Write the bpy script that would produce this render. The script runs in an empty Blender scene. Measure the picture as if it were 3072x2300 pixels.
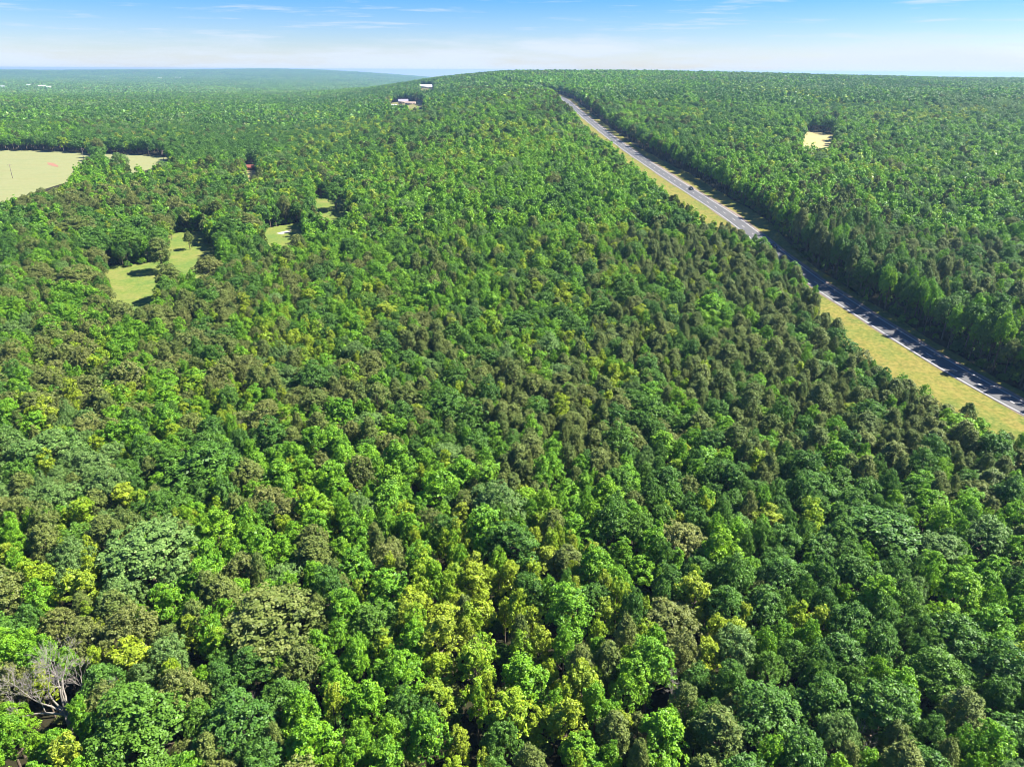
import bpy, math, random
from mathutils import Matrix
import numpy as np

# ---------------------------------------------------------------- camera, sky, sun, exposure
R = math.radians
sc = bpy.context.scene
CAM_Z = 100.0
PITCH = R(23.95)                       # downward tilt of the drone's camera
FPX = 2114.0                           # focal length in pixels of the 3072 px wide photograph
CX, CY = 1536.0, 1150.0
cam_d = bpy.data.cameras.new('camera')
cam_d.sensor_width = 36.0
cam_d.lens = 36.0 * FPX / 3072.0
cam_d.clip_start = 1.0
cam_d.clip_end = 40000.0
cam = bpy.data.objects.new('camera', cam_d)
sc.collection.objects.link(cam)
ROLL = R(0.30)                         # the drone hangs a little to one side
cam.matrix_world = Matrix.Translation((0, 0, CAM_Z)) @ Matrix.Rotation(math.pi / 2 - PITCH, 4, 'X') @ Matrix.Rotation(ROLL, 4, 'Z')
sc.camera = cam

SUN_ELEV, SUN_AZ = R(50), R(82)        # azimuth clockwise from +Y (the way the camera looks)
world = bpy.data.worlds.new('World')
sc.world = world
world.use_nodes = True
nt = world.node_tree
nt.nodes.clear()
N = nt.nodes.new
wo = N('ShaderNodeOutputWorld'); bg = N('ShaderNodeBackground')
sky = N('ShaderNodeTexSky'); sky.sky_type = 'NISHITA'; sky.sun_disc = False
sky.sun_elevation = SUN_ELEV; sky.sun_rotation = SUN_AZ
sky.altitude = 200; sky.air_density = 1.0; sky.dust_density = 0.3; sky.ozone_density = 3.0
hs = N('ShaderNodeHueSaturation'); hs.inputs['Saturation'].default_value = 1.58
tn = N('ShaderNodeMixRGB'); tn.blend_type = 'MULTIPLY'; tn.inputs[0].default_value = 1.0; tn.inputs[2].default_value = (0.82, 0.86, 1.10, 1)
nt.links.new(sky.outputs[0], tn.inputs[1]); nt.links.new(tn.outputs[0], hs.inputs['Color'])
# thin streaks of high cloud all round the sky, and the pale veil that thickens towards the horizon with a ragged top
tc = N('ShaderNodeTexCoord'); sx = N('ShaderNodeSeparateXYZ'); nt.links.new(tc.outputs['Generated'], sx.inputs[0])
def sky_noise(scale, loc, detail, rough):
    mp = N('ShaderNodeMapping'); mp.inputs['Scale'].default_value = scale; mp.inputs['Location'].default_value = loc
    nt.links.new(tc.outputs['Generated'], mp.inputs[0])
    n = N('ShaderNodeTexNoise'); n.inputs['Scale'].default_value = 1.0; n.inputs['Detail'].default_value = detail; n.inputs['Roughness'].default_value = rough
    nt.links.new(mp.outputs[0], n.inputs['Vector'])
    return n.outputs['Fac']
def math_node(op, a, b):
    m = N('ShaderNodeMath'); m.operation = op
    for k, v in ((0, a), (1, b)):
        if isinstance(v, float): m.inputs[k].default_value = v
        else: nt.links.new(v, m.inputs[k])
    return m.outputs[0]
def map_node(v, a, b, c, d):
    m = N('ShaderNodeMapRange'); nt.links.new(v, m.inputs['Value']); m.interpolation_type = 'SMOOTHSTEP'
    for k, x in (('From Min', a), ('From Max', b), ('To Min', c), ('To Max', d)): m.inputs[k].default_value = x
    return m.outputs[0]
n_veil = sky_noise((3.2, 3.2, 26.0), (1.3, 4.1, 0.2), 6, .62)
z_veil = math_node('SUBTRACT', sx.outputs['Z'], math_node('MULTIPLY', math_node('SUBTRACT', n_veil, 0.5), 0.16))
veil = map_node(z_veil, -0.004, 0.040, 0.98, 0.0)
n_streak = sky_noise((7.0, 7.0, 110.0), (2.7, 0.4, 3.3), 7, .6)
streak = map_node(n_streak, 0.53, 0.72, 0.0, 0.6)
ca = N('ShaderNodeMath'); ca.operation = 'MAXIMUM'; nt.links.new(veil, ca.inputs[0]); nt.links.new(streak, ca.inputs[1])
mx = N('ShaderNodeMixRGB'); mx.inputs['Color2'].default_value = (5.0, 5.7, 6.6, 1)
nt.links.new(ca.outputs[0], mx.inputs['Fac']); nt.links.new(hs.outputs[0], mx.inputs['Color1'])
nt.links.new(mx.outputs[0], bg.inputs['Color'])
bg.inputs['Strength'].default_value = 0.05
nt.links.new(bg.outputs[0], wo.inputs['Surface'])

sun_d = bpy.data.lights.new('sun', 'SUN')
sun_d.energy = 5.0; sun_d.angle = R(0.5); sun_d.color = (1.0, 0.95, 0.86)
sun = bpy.data.objects.new('sun', sun_d)
sc.collection.objects.link(sun)
sun.location = (300, 0, 400)
sun.rotation_euler = (math.pi / 2 - SUN_ELEV, 0, math.pi - SUN_AZ)

sc.view_settings.view_transform = 'Standard'
sc.view_settings.look = 'None'
sc.view_settings.exposure = 1.65
sc.view_settings.gamma = 1.0
sc.view_settings.use_curve_mapping = False
sc.render.engine = 'CYCLES'
sc.cycles.max_bounces = 5
sc.cycles.diffuse_bounces = 3
sc.cycles.glossy_bounces = 1
sc.cycles.transmission_bounces = 3
sc.cycles.transparent_max_bounces = 4
sc.cycles.volume_bounces = 0
sc.cycles.use_denoising = True
sc.cycles.filter_width = 0.95

rng = np.random.default_rng(7)
random.seed(7)
C = sc.collection

# ---------------------------------------------------------------- terrain height and camera geometry
def sstep(a, b, x):
    t = np.clip((x - a) / (b - a), 0, 1)
    return t * t * (3 - 2 * t)

_RY = np.array([-500, 200, 300, 420, 700, 1000, 1080, 1300, 1600, 1900, 2300, 2800, 3600, 12000], float)
_RH = np.array([0, 0, 7, 24, 42, 59, 62, 65, 75, 83, 79, 50, 0, -60], float)
_LY = np.array([-500, 200, 350, 550, 900, 1400, 2000, 3000, 4500, 6500, 8500, 9500, 12000], float)
_LH = np.array([0, 0, 8, 16, 22, 27, 20, 6, 6, 28, 80, 84, 40], float)

def _spline(x, X, Y):
    """monotone cubic through the points"""
    x = np.asarray(x, float)
    d = np.diff(Y) / np.diff(X)
    m = np.concatenate([[d[0]], np.where(d[1:] * d[:-1] > 0, 2 * d[1:] * d[:-1] / (d[1:] + d[:-1] + 1e-12), 0), [d[-1]]])
    i = np.clip(np.searchsorted(X, x) - 1, 0, len(X) - 2)
    h = X[i + 1] - X[i]
    t = np.clip((x - X[i]) / h, 0, 1)
    return (Y[i] * (1 + 2 * t) * (1 - t) ** 2 + h * m[i] * t * (1 - t) ** 2 + Y[i + 1] * t * t * (3 - 2 * t) + h * m[i + 1] * t * t * (t - 1))

def height(x, y):
    x = np.asarray(x, float); y = np.asarray(y, float)
    u = x / np.maximum(y, 300.0)
    w = sstep(-0.30, 0.02, u)
    hr = _spline(y, _RY, _RH) * (1 - 0.13 * sstep(0.18, 0.75, u) * sstep(600, 1700, y))
    hl = _spline(y, _LY, _LH) * (1 - 0.22 * sstep(-0.2, -0.65, u) * sstep(4000, 8000, y))
    r = (np.sin(x / 97.0 + 1.3) * np.sin(y / 123.0 + .4) * 1.6 + np.sin(x / 311.0 + y / 257.0) * 2.2) * sstep(150, 500, y)
    r = r + (np.sin(x / 800.0 + 2) * np.sin(y / 900.0)) * 5 * sstep(1500, 4000, y)
    return hr * w + hl * (1 - w) + r

SP, CP = math.sin(PITCH), math.cos(PITCH)
SR, CR = math.sin(ROLL), math.cos(ROLL)

def project(x, y, z):
    """world point -> pixel of the 3072 x 2300 photograph, and depth"""
    zz = z - CAM_Z
    d = y * CP - zz * SP
    u = y * SP + zz * CP
    d = np.maximum(d, 1e-3)
    a, b = x / d, u / d
    return CX + FPX * (a * CR + b * SR), CY - FPX * (b * CR - a * SR), d

def ground_at(px, py, up=0.0):
    """the point where the line of sight through a pixel meets the terrain (raised by up)"""
    a, b = (px - CX) / FPX, (CY - py) / FPX
    a, b = a * CR - b * SR, a * SR + b * CR
    v = np.array([a, CP + b * SP, -SP + b * CP])
    t0, t = 40.0, 40.0
    while t < 14000:
        p = v * t
        if CAM_Z + p[2] < height(p[0], p[1]) + up:
            lo, hi = t0, t
            for _ in range(30):
                mid = (lo + hi) / 2
                q = v * mid
                if CAM_Z + q[2] < height(q[0], q[1]) + up: hi = mid
                else: lo = mid
            q = v * hi
            return q[0], q[1]
        t0 = t
        t *= 1.01
    p = v * 9000
    return p[0], p[1]

# ---------------------------------------------------------------- materials
def new_mat(name):
    m = bpy.data.materials.new(name); m.use_nodes = True
    b = m.node_tree.nodes['Principled BSDF']
    return m, m.node_tree, b

def ramp_noise(t, scale, stops, detail=6, rough=0.6, coord='Object', vec=None, dim=None):
    tcn = t.nodes.new('ShaderNodeTexCoord')
    n = t.nodes.new('ShaderNodeTexNoise')
    n.inputs['Scale'].default_value = scale; n.inputs['Detail'].default_value = detail; n.inputs['Roughness'].default_value = rough
    src = tcn.outputs[coord]
    if vec:
        mpn = t.nodes.new('ShaderNodeMapping'); mpn.inputs['Scale'].default_value = vec
        t.links.new(src, mpn.inputs[0]); src = mpn.outputs[0]
    t.links.new(src, n.inputs['Vector'])
    r = t.nodes.new('ShaderNodeValToRGB')
    e = r.color_ramp.elements
    while len(e) < len(stops): e.new(0.5)
    for k, (p, c) in enumerate(stops):
        e[k].position = p; e[k].color = (*c, 1)
    t.links.new(n.outputs['Fac'], r.inputs[0])
    return r.outputs[0], n.outputs['Fac']

def mix(t, kind, fac, a, b):
    m = t.nodes.new('ShaderNodeMixRGB'); m.blend_type = kind
    if isinstance(fac, float): m.inputs[0].default_value = fac
    else: t.links.new(fac, m.inputs[0])
    for k, v in ((1, a), (2, b)):
        if isinstance(v, tuple): m.inputs[k].default_value = (*v, 1)
        else: t.links.new(v, m.inputs[k])
    return m.outputs[0]

def flat_mat(name, col, rough=0.7, var=0.18, scale=3.0, metal=0.0):
    m, t, b = new_mat(name)
    lo = tuple(c * (1 - var) for c in col); hi = tuple(min(1, c * (1 + var)) for c in col)
    c, _ = ramp_noise(t, scale, [(0.3, lo), (0.7, hi)])
    t.links.new(c, b.inputs['Base Color'])
    b.inputs['Roughness'].default_value = rough; b.inputs['Metallic'].default_value = metal
    return m

def ground_mat(name, stops, stops2, s1, s2, fac=0.5, vec=None, bump=0.4):
    m, t, b = new_mat(name)
    a, _ = ramp_noise(t, s1, stops, vec=vec)
    d, f = ramp_noise(t, s2, stops2, detail=8, rough=0.7)
    c = mix(t, 'MIX', fac, a, d)
    t.links.new(c, b.inputs['Base Color'])
    b.inputs['Roughness'].default_value = 0.95
    b.inputs['Specular IOR Level'].default_value = 0.1
    bp = t.nodes.new('ShaderNodeBump'); bp.inputs['Strength'].default_value = bump; bp.inputs['Distance'].default_value = 0.4
    t.links.new(f, bp.inputs['Height']); t.links.new(bp.outputs[0], b.inputs['Normal'])
    return m

M = {}
M['floor'] = ground_mat('forest_floor', [(0.3, (0.018, 0.017, 0.009)), (0.55, (0.030, 0.026, 0.014)), (0.75, (0.022, 0.034, 0.010))],
                        [(0.3, (0.012, 0.014, 0.006)), (0.7, (0.042, 0.036, 0.018))], 0.15, 1.6)
M['verge'] = ground_mat('verge_grass', [(0.36, (0.075, 0.135, 0.016)), (0.47, (0.16, 0.165, 0.026)), (0.55, (0.205, 0.165, 0.036)), (0.64, (0.09, 0.14, 0.02))],
                        [(0.38, (0.05, 0.07, 0.012)), (0.62, (0.27, 0.225, 0.065))], 0.07, 0.75, 0.5)
M['meadow'] = ground_mat('meadow_grass', [(0.36, (0.07, 0.155, 0.025)), (0.5, (0.14, 0.185, 0.034)), (0.64, (0.22, 0.20, 0.06))],
                         [(0.35, (0.07, 0.115, 0.022)), (0.65, (0.20, 0.21, 0.055))], 0.07, 0.6, 0.45)
M['pasture'] = ground_mat('pasture_grass', [(0.3, (0.165, 0.191, 0.073)), (0.5, (0.218, 0.224, 0.099)), (0.7, (0.198, 0.185, 0.073))],
                          [(0.3, (0.165, 0.185, 0.073)), (0.7, (0.251, 0.244, 0.119))], 0.03, 0.35, 0.45, vec=(1, 5, 1))
M['dry'] = ground_mat('dry_grass', [(0.3, (0.40, 0.31, 0.13)), (0.7, (0.30, 0.28, 0.09))], [(0.3, (0.3, 0.24, 0.1)), (0.7, (0.44, 0.36, 0.18))], 0.08, 0.8)
M['yard'] = ground_mat('yard_grass', [(0.38, (0.12, 0.16, 0.035)), (0.55, (0.22, 0.19, 0.08)), (0.66, (0.16, 0.18, 0.05))], [(0.35, (0.10, 0.13, 0.03)), (0.65, (0.28, 0.22, 0.10))], 0.05, 0.3)
M['sand'] = flat_mat('pale_sand', (0.42, 0.36, 0.28), 0.95, 0.15, 0.6)
M['red_soil'] = flat_mat('red_soil', (0.26, 0.12, 0.07), 0.95, 0.25, 0.5)
def asphalt():
    m, t, b = new_mat('asphalt')
    a, _ = ramp_noise(t, 0.25, [(0.3, (0.06, 0.06, 0.064)), (0.7, (0.092, 0.09, 0.091))], detail=5)
    d, _ = ramp_noise(t, 6.0, [(0.3, (0.05, 0.05, 0.052)), (0.7, (0.105, 0.103, 0.101))])
    t.links.new(mix(t, 'MIX', 0.4, a, d), b.inputs['Base Color'])
    b.inputs['Roughness'].default_value = 0.85
    return m
M['asphalt'] = asphalt()
M['gravel'] = flat_mat('shoulder_gravel', (0.20, 0.145, 0.11), 0.95, 0.3, 0.4)
M['paint'] = flat_mat('road_paint', (0.75, 0.74, 0.70), 0.6, 0.12, 0.7)
M['bark'] = flat_mat('bark', (0.13, 0.095, 0.065), 0.9, 0.35, 4.0)
M['dead'] = flat_mat('bleached_wood', (0.27, 0.24, 0.20), 0.85, 0.25, 2.5)

def leaf_mat(name, cols, tip, transl=0.30, rough=0.5, spread=0.12, gain=(1.98, 1.98, 1.12)):
    cols = [tuple(a * b for a, b in zip(c, gain)) for c in cols]; tip = tuple(a * b * .9 for a, b in zip(tip, gain))
    m, t, b = new_mat(name)
    oi = t.nodes.new('ShaderNodeObjectInfo')
    r = t.nodes.new('ShaderNodeValToRGB'); e = r.color_ramp.elements
    while len(e) < len(cols): e.new(0.5)
    for k, c in enumerate(cols):
        e[k].position = k / (len(cols) - 1); e[k].color = (*c, 1)
    t.links.new(oi.outputs['Random'], r.inputs[0])
    at = t.nodes.new('ShaderNodeAttribute'); at.attribute_name = 'tint'
    f = t.nodes.new('ShaderNodeMapRange'); f.inputs['From Min'].default_value = 0.45; f.inputs['From Max'].default_value = 1.0
    f.inputs['To Max'].default_value = 0.75
    t.links.new(at.outputs['Fac'], f.inputs['Value'])
    c = mix(t, 'MIX', f.outputs[0], r.outputs[0], tip)
    v = t.nodes.new('ShaderNodeMapRange'); v.inputs['To Min'].default_value = 1 - spread * 2.4; v.inputs['To Max'].default_value = 1 + spread
    t.links.new(at.outputs['Fac'], v.inputs['Value'])
    hsv = t.nodes.new('ShaderNodeHueSaturation')
    t.links.new(v.outputs[0], hsv.inputs['Value']); t.links.new(c, hsv.inputs['Color'])
    col = hsv.outputs[0]
    t.links.new(col, b.inputs['Base Color'])
    b.inputs['Roughness'].default_value = rough
    b.inputs['Specular IOR Level'].default_value = 0.35
    tr = t.nodes.new('ShaderNodeBsdfTranslucent'); t.links.new(col, tr.inputs['Color'])
    ms = t.nodes.new('ShaderNodeMixShader'); ms.inputs[0].default_value = transl
    t.links.new(b.outputs[0], ms.inputs[1]); t.links.new(tr.outputs[0], ms.inputs[2])
    t.links.new(ms.outputs[0], t.nodes['Material Output'].inputs['Surface'])
    return m

SPECIES = ['bright_green_tree', 'dark_green_tree', 'yellow_green_tree', 'grey_green_tree', 'olive_brown_tree', 'pine_tree']
BRIGHT, DARK, YELLOW, GREY, OLIVE, PINE = range(6)
LEAF = [
    leaf_mat('bright_green_leaves', [(0.062, 0.155, 0.014), (0.095, 0.210, 0.016), (0.070, 0.175, 0.020), (0.115, 0.215, 0.014)], (0.17, 0.27, 0.018)),
    leaf_mat('dark_green_leaves', [(0.038, 0.098, 0.022), (0.054, 0.125, 0.020), (0.044, 0.110, 0.028), (0.066, 0.138, 0.022)], (0.085, 0.165, 0.026)),
    leaf_mat('yellow_green_leaves', [(0.120, 0.205, 0.016), (0.170, 0.230, 0.020), (0.150, 0.195, 0.030), (0.100, 0.200, 0.014)], (0.225, 0.255, 0.022)),
    leaf_mat('grey_green_leaves', [(0.070, 0.135, 0.048), (0.090, 0.160, 0.062), (0.066, 0.135, 0.040), (0.100, 0.170, 0.076)], (0.155, 0.215, 0.11)),
    leaf_mat('olive_leaves', [(0.082, 0.098, 0.030), (0.112, 0.118, 0.040), (0.078, 0.105, 0.028), (0.135, 0.135, 0.052)], (0.165, 0.158, 0.070), gain=(1.9, 2.1, 1.35)),
    leaf_mat('pine_needles', [(0.062, 0.082, 0.022), (0.080, 0.090, 0.028), (0.056, 0.080, 0.022), (0.088, 0.094, 0.030)], (0.112, 0.112, 0.040), transl=0.18, rough=0.6, gain=(1.95, 2.25, 1.25)),
]

# ---------------------------------------------------------------- mesh helpers
def mesh_np(name, verts, quads=None, tris=None, mats=(), mat_idx=None, tint=None, smooth=False):
    """one mesh from numpy arrays of quads and triangles"""
    me = bpy.data.meshes.new(name)
    v = np.asarray(verts, np.float32)
    q = np.zeros((0, 4), np.int32) if quads is None else np.asarray(quads, np.int32)
    t = np.zeros((0, 3), np.int32) if tris is None else np.asarray(tris, np.int32)
    me.vertices.add(len(v)); me.vertices.foreach_set('co', v.ravel())
    loops = np.concatenate([q.ravel(), t.ravel()])
    me.loops.add(len(loops)); me.loops.foreach_set('vertex_index', loops)
    n = len(q) + len(t)
    starts = np.concatenate([np.arange(len(q)) * 4, len(q) * 4 + np.arange(len(t)) * 3]).astype(np.int32)
    me.polygons.add(n); me.polygons.foreach_set('loop_start', starts)
    for m in mats: me.materials.append(m)
    if mat_idx is not None: me.polygons.foreach_set('material_index', np.asarray(mat_idx, np.int32))
    if smooth: me.polygons.foreach_set('use_smooth', np.ones(n, bool))
    if tint is not None:
        a = me.attributes.new('tint', 'FLOAT', 'POINT'); a.data.foreach_set('value', np.asarray(tint, np.float32))
    me.update(calc_edges=True)
    return me

def link(name, me, parent=None, kind=None, label=None, cat=None, group=None):
    o = bpy.data.objects.new(name, me); C.objects.link(o)
    if parent is not None: o.parent = parent
    if kind: o['kind'] = kind
    if label: o['label'] = label
    if cat: o['category'] = cat
    if group: o['group'] = group
    return o

class MB:
    """collects boxes, prisms and tubes into one mesh"""
    def __init__(s): s.v, s.q, s.t = [], [], []
    def quad(s, a, b, c, d):
        n = len(s.v); s.v += [a, b, c, d]; s.q.append((n, n + 1, n + 2, n + 3))
    def tri(s, a, b, c):
        n = len(s.v); s.v += [a, b, c]; s.t.append((n, n + 1, n + 2))
    def box(s, x0, x1, y0, y1, z0, z1):
        n = len(s.v)
        s.v += [(x, y, z) for z in (z0, z1) for y in (y0, y1) for x in (x0, x1)]
        for f in ((0, 2, 3, 1), (4, 5, 7, 6), (0, 1, 5, 4), (2, 6, 7, 3), (0, 4, 6, 2), (1, 3, 7, 5)):
            s.q.append(tuple(n + i for i in f))
        return s
    def tube(s, pts, rad, k=6):
        pts = [np.array(p, float) for p in pts]
        n0 = len(s.v)
        for i, p in enumerate(pts):
            d = pts[min(i + 1, len(pts) - 1)] - pts[max(i - 1, 0)]
            d /= np.linalg.norm(d) + 1e-9
            a = np.cross(d, (0.31, 0.92, 0.2)); a /= np.linalg.norm(a) + 1e-9
            b = np.cross(d, a)
            for j in range(k):
                w = 2 * math.pi * j / k
                s.v.append(tuple(p + rad[i] * (a * math.cos(w) + b * math.sin(w))))
        for i in range(len(pts) - 1):
            for j in range(k):
                s.q.append((n0 + i * k + j, n0 + i * k + (j + 1) % k, n0 + (i + 1) * k + (j + 1) % k, n0 + (i + 1) * k + j))
        n = len(s.v); s.v.append(tuple(pts[-1]))
        for j in range(k):
            s.t.append((n0 + (len(pts) - 1) * k + j, n0 + (len(pts) - 1) * k + (j + 1) % k, n))
        return s
    def mesh(s, name, mat, smooth=False):
        return mesh_np(name, np.array(s.v), s.q or None, s.t or None, (mat,), smooth=smooth)

# ---------------------------------------------------------------- ground
def steps(lo, hi, fine_lo, fine_hi, d, grow=1.09):
    a = list(np.arange(fine_lo, fine_hi + d / 2, d))
    s, x = d, fine_hi
    while x < hi: s *= grow; x += s; a.append(min(x, hi))
    s, x = d, fine_lo
    while x > lo: s *= grow; x -= s; a.insert(0, max(x, lo))
    return np.array(a)
gx = steps(-10500, 10500, -1300, 1300, 12.5); gy = steps(-300, 11000, 0, 1500, 12.5)
X, Y = np.meshgrid(gx, gy)
V = np.stack([X.ravel(), Y.ravel(), height(X, Y).ravel()], 1)
nx, ny = len(gx), len(gy)
idx = np.arange(nx * ny).reshape(ny, nx)
Q = np.stack([idx[:-1, :-1], idx[:-1, 1:], idx[1:, 1:], idx[1:, :-1]], -1).reshape(-1, 4)
link('ground', mesh_np('ground', V, Q, mats=(M['floor'],), smooth=True), kind='structure')
ZMIN = float(V[:, 2].min())

# ---------------------------------------------------------------- road
ROAD_PX = [(3072, 1226), (2876, 1114), (2728, 1030), (2623, 962), (2454, 855), (2348, 789), (2288, 745), (2194, 684), (2133, 634), (2071, 582),
           (1991, 525), (1955, 501), (1915, 474), (1872, 444), (1835, 414), (1803, 391), (1770, 366), (1734, 338), (1705, 312), (1685, 292), (1668, 280)]
pts = np.array([ground_at(*p) for p in ROAD_PX])
d0 = pts[0] - pts[2]; d0 /= np.linalg.norm(d0)
pts = np.vstack([pts[0] + d0 * 220, pts[0] + d0 * 110, pts])
d1 = np.array([-0.18, 1.0]); d1 /= np.linalg.norm(d1)
pts = np.vstack([pts, pts[-1] + d1 * 60 + np.array([-6, 0]), pts[-1] + d1 * 140 + np.array([-30, 0]), pts[-1] + d1 * 260 + np.array([-90, 0])])
pts = pts[np.argsort(pts[:, 1])]
ys = np.arange(pts[0, 1], pts[-1, 1], 4.0)
xs = np.interp(ys, pts[:, 1], pts[:, 0])
for it in range(3):
    k = 25; pad = np.concatenate([xs[0] - (xs[1] - xs[0]) * np.arange(k, 0, -1), xs, xs[-1] + (xs[-1] - xs[-2]) * np.arange(1, k + 1)])
    xs = np.convolve(pad, np.ones(2 * k + 1) / (2 * k + 1), 'valid')
RC = np.stack([xs, ys], 1)
tan = np.gradient(RC, axis=0); tan /= np.linalg.norm(tan, axis=1)[:, None]
RN = np.stack([tan[:, 1], -tan[:, 0]], 1)          # points to the right of travel (+X side)
RS = np.concatenate([[0], np.cumsum(np.linalg.norm(np.diff(RC, axis=0), axis=1))])

def clear_left(y): return np.interp(y, [100, 235, 275, 310, 345, 380, 430, 700, 900, 1100], [42, 40, 30, 16, 15, 31, 31, 24, 19, 16])
def clear_right(y): return np.interp(y, [100, 345, 400, 520, 640, 900, 1100], [10, 10, 17, 18, 11, 12, 13])

def ribbon(name, offs, lift, mat, wob=0.0, i0=0, i1=None, up=None):
    """strip along the road; offs: list of arrays of lateral offsets"""
    c = RC[i0:i1]; n = RN[i0:i1]
    rows = []
    for j, o in enumerate(offs):
        o = np.broadcast_to(np.asarray(o, float), len(c)).copy()
        if wob and j in (0, len(offs) - 1):
            o += wob * (np.sin(np.arange(len(c)) * 0.7 + j) + np.sin(np.arange(len(c)) * 0.23 + 2 * j)) * 0.5
        p = c + n * o[:, None]
        z = height(p[:, 0], p[:, 1]) + lift + (0 if up is None else up[j])
        rows.append(np.column_stack([p, z]))
    v = np.stack(rows, 1).reshape(-1, 3)
    m = len(offs); k = np.arange(len(c) * m).reshape(len(c), m)
    q = np.stack([k[:-1, :-1], k[:-1, 1:], k[1:, 1:], k[1:, :-1]], -1).reshape(-1, 4)
    return mesh_np(name, v, q, mats=(mat,), smooth=True)

def road_z(x, y):
    i = int(np.argmin((RC[:, 0] - x) ** 2 + (RC[:, 1] - y) ** 2))
    return i

cl, crr = clear_left(RC[:, 1]), clear_right(RC[:, 1])
link('grass_verge', ribbon('grass_verge', [-(cl + 2), -cl * .7, -cl * .4, -8, -4, 0, 4, crr * .7, crr + 1], 0.14, M['verge'], 1.2), kind='structure')
link('gravel_shoulder', ribbon('gravel_shoulder', [-5.0, -3, 0, 3, 6.4], 0.20, M['gravel'], 0.5), kind='structure')
road = link('road', ribbon('road', [-4.7, -2.4, 0, 2.4, 4.7], 0.26, M['asphalt'], 0.12), kind='structure')
for o in (-3.85, 3.85):
    link('edge_line', ribbon('edge_line', [o - 0.10, o + 0.10], 0.272, M['paint']), parent=road)
db = MB()
S = 4.0
while S < RS[-1] - 8:
    def at_s(s, o):
        x = np.interp(s, RS, RC[:, 0]); y = np.interp(s, RS, RC[:, 1])
        n = np.array([np.interp(s, RS, RN[:, 0]), np.interp(s, RS, RN[:, 1])])
        p = np.array([x, y]) + n * o
        return (p[0], p[1], float(height(p[0], p[1])) + 0.272)
    db.quad(at_s(S, -0.10), at_s(S, 0.10), at_s(S + 3.2, 0.10), at_s(S + 3.2, -0.10))
    S += 12.2
cl_o = link('centre_line', db.mesh('centre_line', M['paint']), parent=road); cl_o['kind'] = 'stuff'

def road_offset(x, y):
    """signed sideways distance from the road's centre line (right of it is positive) and the y of the nearest point"""
    x = np.asarray(x, float); y = np.asarray(y, float)
    out = np.full(len(x), 1e6); yy = np.zeros(len(x))
    sub = slice(None, None, 3)
    c, n = RC[sub], RN[sub]
    for a in range(0, len(x), 20000):
        b = slice(a, a + 20000)
        dx = x[b, None] - c[None, :, 0]; dy = y[b, None] - c[None, :, 1]
        d2 = dx * dx + dy * dy
        i = d2.argmin(1); r = np.arange(len(i))
        s = dx[r, i] * n[i, 0] + dy[r, i] * n[i, 1]
        out[b] = np.sign(s) * np.sqrt(d2[r, i]); yy[b] = c[i, 1]
    return out, yy

# ---------------------------------------------------------------- clearings
def zpts(l, s, ox, oy): return [(x / s + ox, y / s + oy) for x, y in l]
FIELDS = [   # name, outline in the photograph, material, height of the trees in front of it
    ('meadow', zpts([(650, 800), (770, 815), (870, 790), (1010, 780), (1040, 700), (1065, 600), (1225, 598), (1210, 660), (1290, 690), (1330, 745), (1190, 800), (1120, 785),
                     (1000, 790), (940, 830), (920, 900), (860, 930), (740, 960), (665, 965)], 2.011, 0, 400), 'meadow', 16),
    ('meadow', zpts([(1595, 600), (1640, 575), (1740, 555), (1850, 545), (1800, 575), (1750, 600), (1735, 635), (1600, 645)], 2.011, 0, 400), 'meadow', 16),
    ('meadow', zpts([(1890, 395), (1960, 385), (2075, 395), (2085, 435), (2000, 475), (1930, 455), (1905, 420)], 2.011, 0, 400), 'meadow', 16),
    ('pasture', zpts([(-500, 95), (0, 105), (250, 110), (500, 120), (545, 140), (440, 215), (430, 250), (350, 290), (160, 330), (150, 360), (0, 370), (-500, 420)], 2.011, 0, 400), 'pasture', 14),
    ('pasture', zpts([(640, 122), (860, 133), (1030, 150), (930, 190), (830, 225), (790, 215), (760, 168), (650, 165)], 2.011, 0, 400), 'pasture', 14),
    ('yard', zpts([(650, 590), (760, 500), (890, 480), (1010, 470), (1240, 480), (1420, 580), (1350, 700), (1130, 700), (1000, 620), (800, 630)], 7.373, 1080, 240), 'yard', 9),
    ('yard', zpts([(1330, 150), (1620, 150), (1640, 245), (1340, 245)], 7.373, 1080, 240), 'yard', 9),
    ('meadow', zpts([(940, 250), (1090, 255), (1230, 275), (1320, 300), (1300, 370), (1180, 350), (1080, 345), (940, 340)], 4.424, 2200, 340), 'dry', 15),
    ('yard', zpts([(500, 310), (680, 310), (680, 440), (520, 420)], 5.267, 640, 440), 'dry', 15),
]
def in_poly(x, y, P):
    c = np.zeros(len(x), bool)
    for (x0, y0), (x1, y1) in zip(P, P[1:] + P[:1]):
        if y0 == y1: continue
        f = ((y0 > y) != (y1 > y)) & (x < (x1 - x0) * (y - y0) / (y1 - y0) + x0)
        c ^= f
    return c
GP = []
for name, P, mat, th in FIELDS:
    g = []
    for (a, b), (c_, d_) in zip(P, P[1:] + P[:1]):
        for t in (0, 0.25, 0.5, 0.75):
            g.append(ground_at(a + (c_ - a) * t, b + (d_ - b) * t))
    GP.append(g)
def in_field(x, y, i, grow=1.0):
    """the clearing reaches towards the camera behind the trees that stand in front of it"""
    th = FIELDS[i][3]
    cx, cy = np.mean(GP[i], axis=0)
    t = grow * th / (CAM_Z - float(height(cx, cy)))
    c = np.zeros(len(x), bool)
    g = np.array(GP[i]); lo, hi = g.min(0), g.max(0)
    sl = x / y
    j = np.where((y > lo[1] / (1 + t) - 1) & (y < hi[1] + 1) & (sl > (g[:, 0] / g[:, 1]).min() - .01) & (sl < (g[:, 0] / g[:, 1]).max() + .01))[0]
    if len(j):
        xj, yj, cj = x[j], y[j], np.zeros(len(j), bool)
        for k in np.linspace(0, t, 7): cj |= in_poly(xj * (1 + k), yj * (1 + k), GP[i])
        c[j] = cj
    return c
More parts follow.
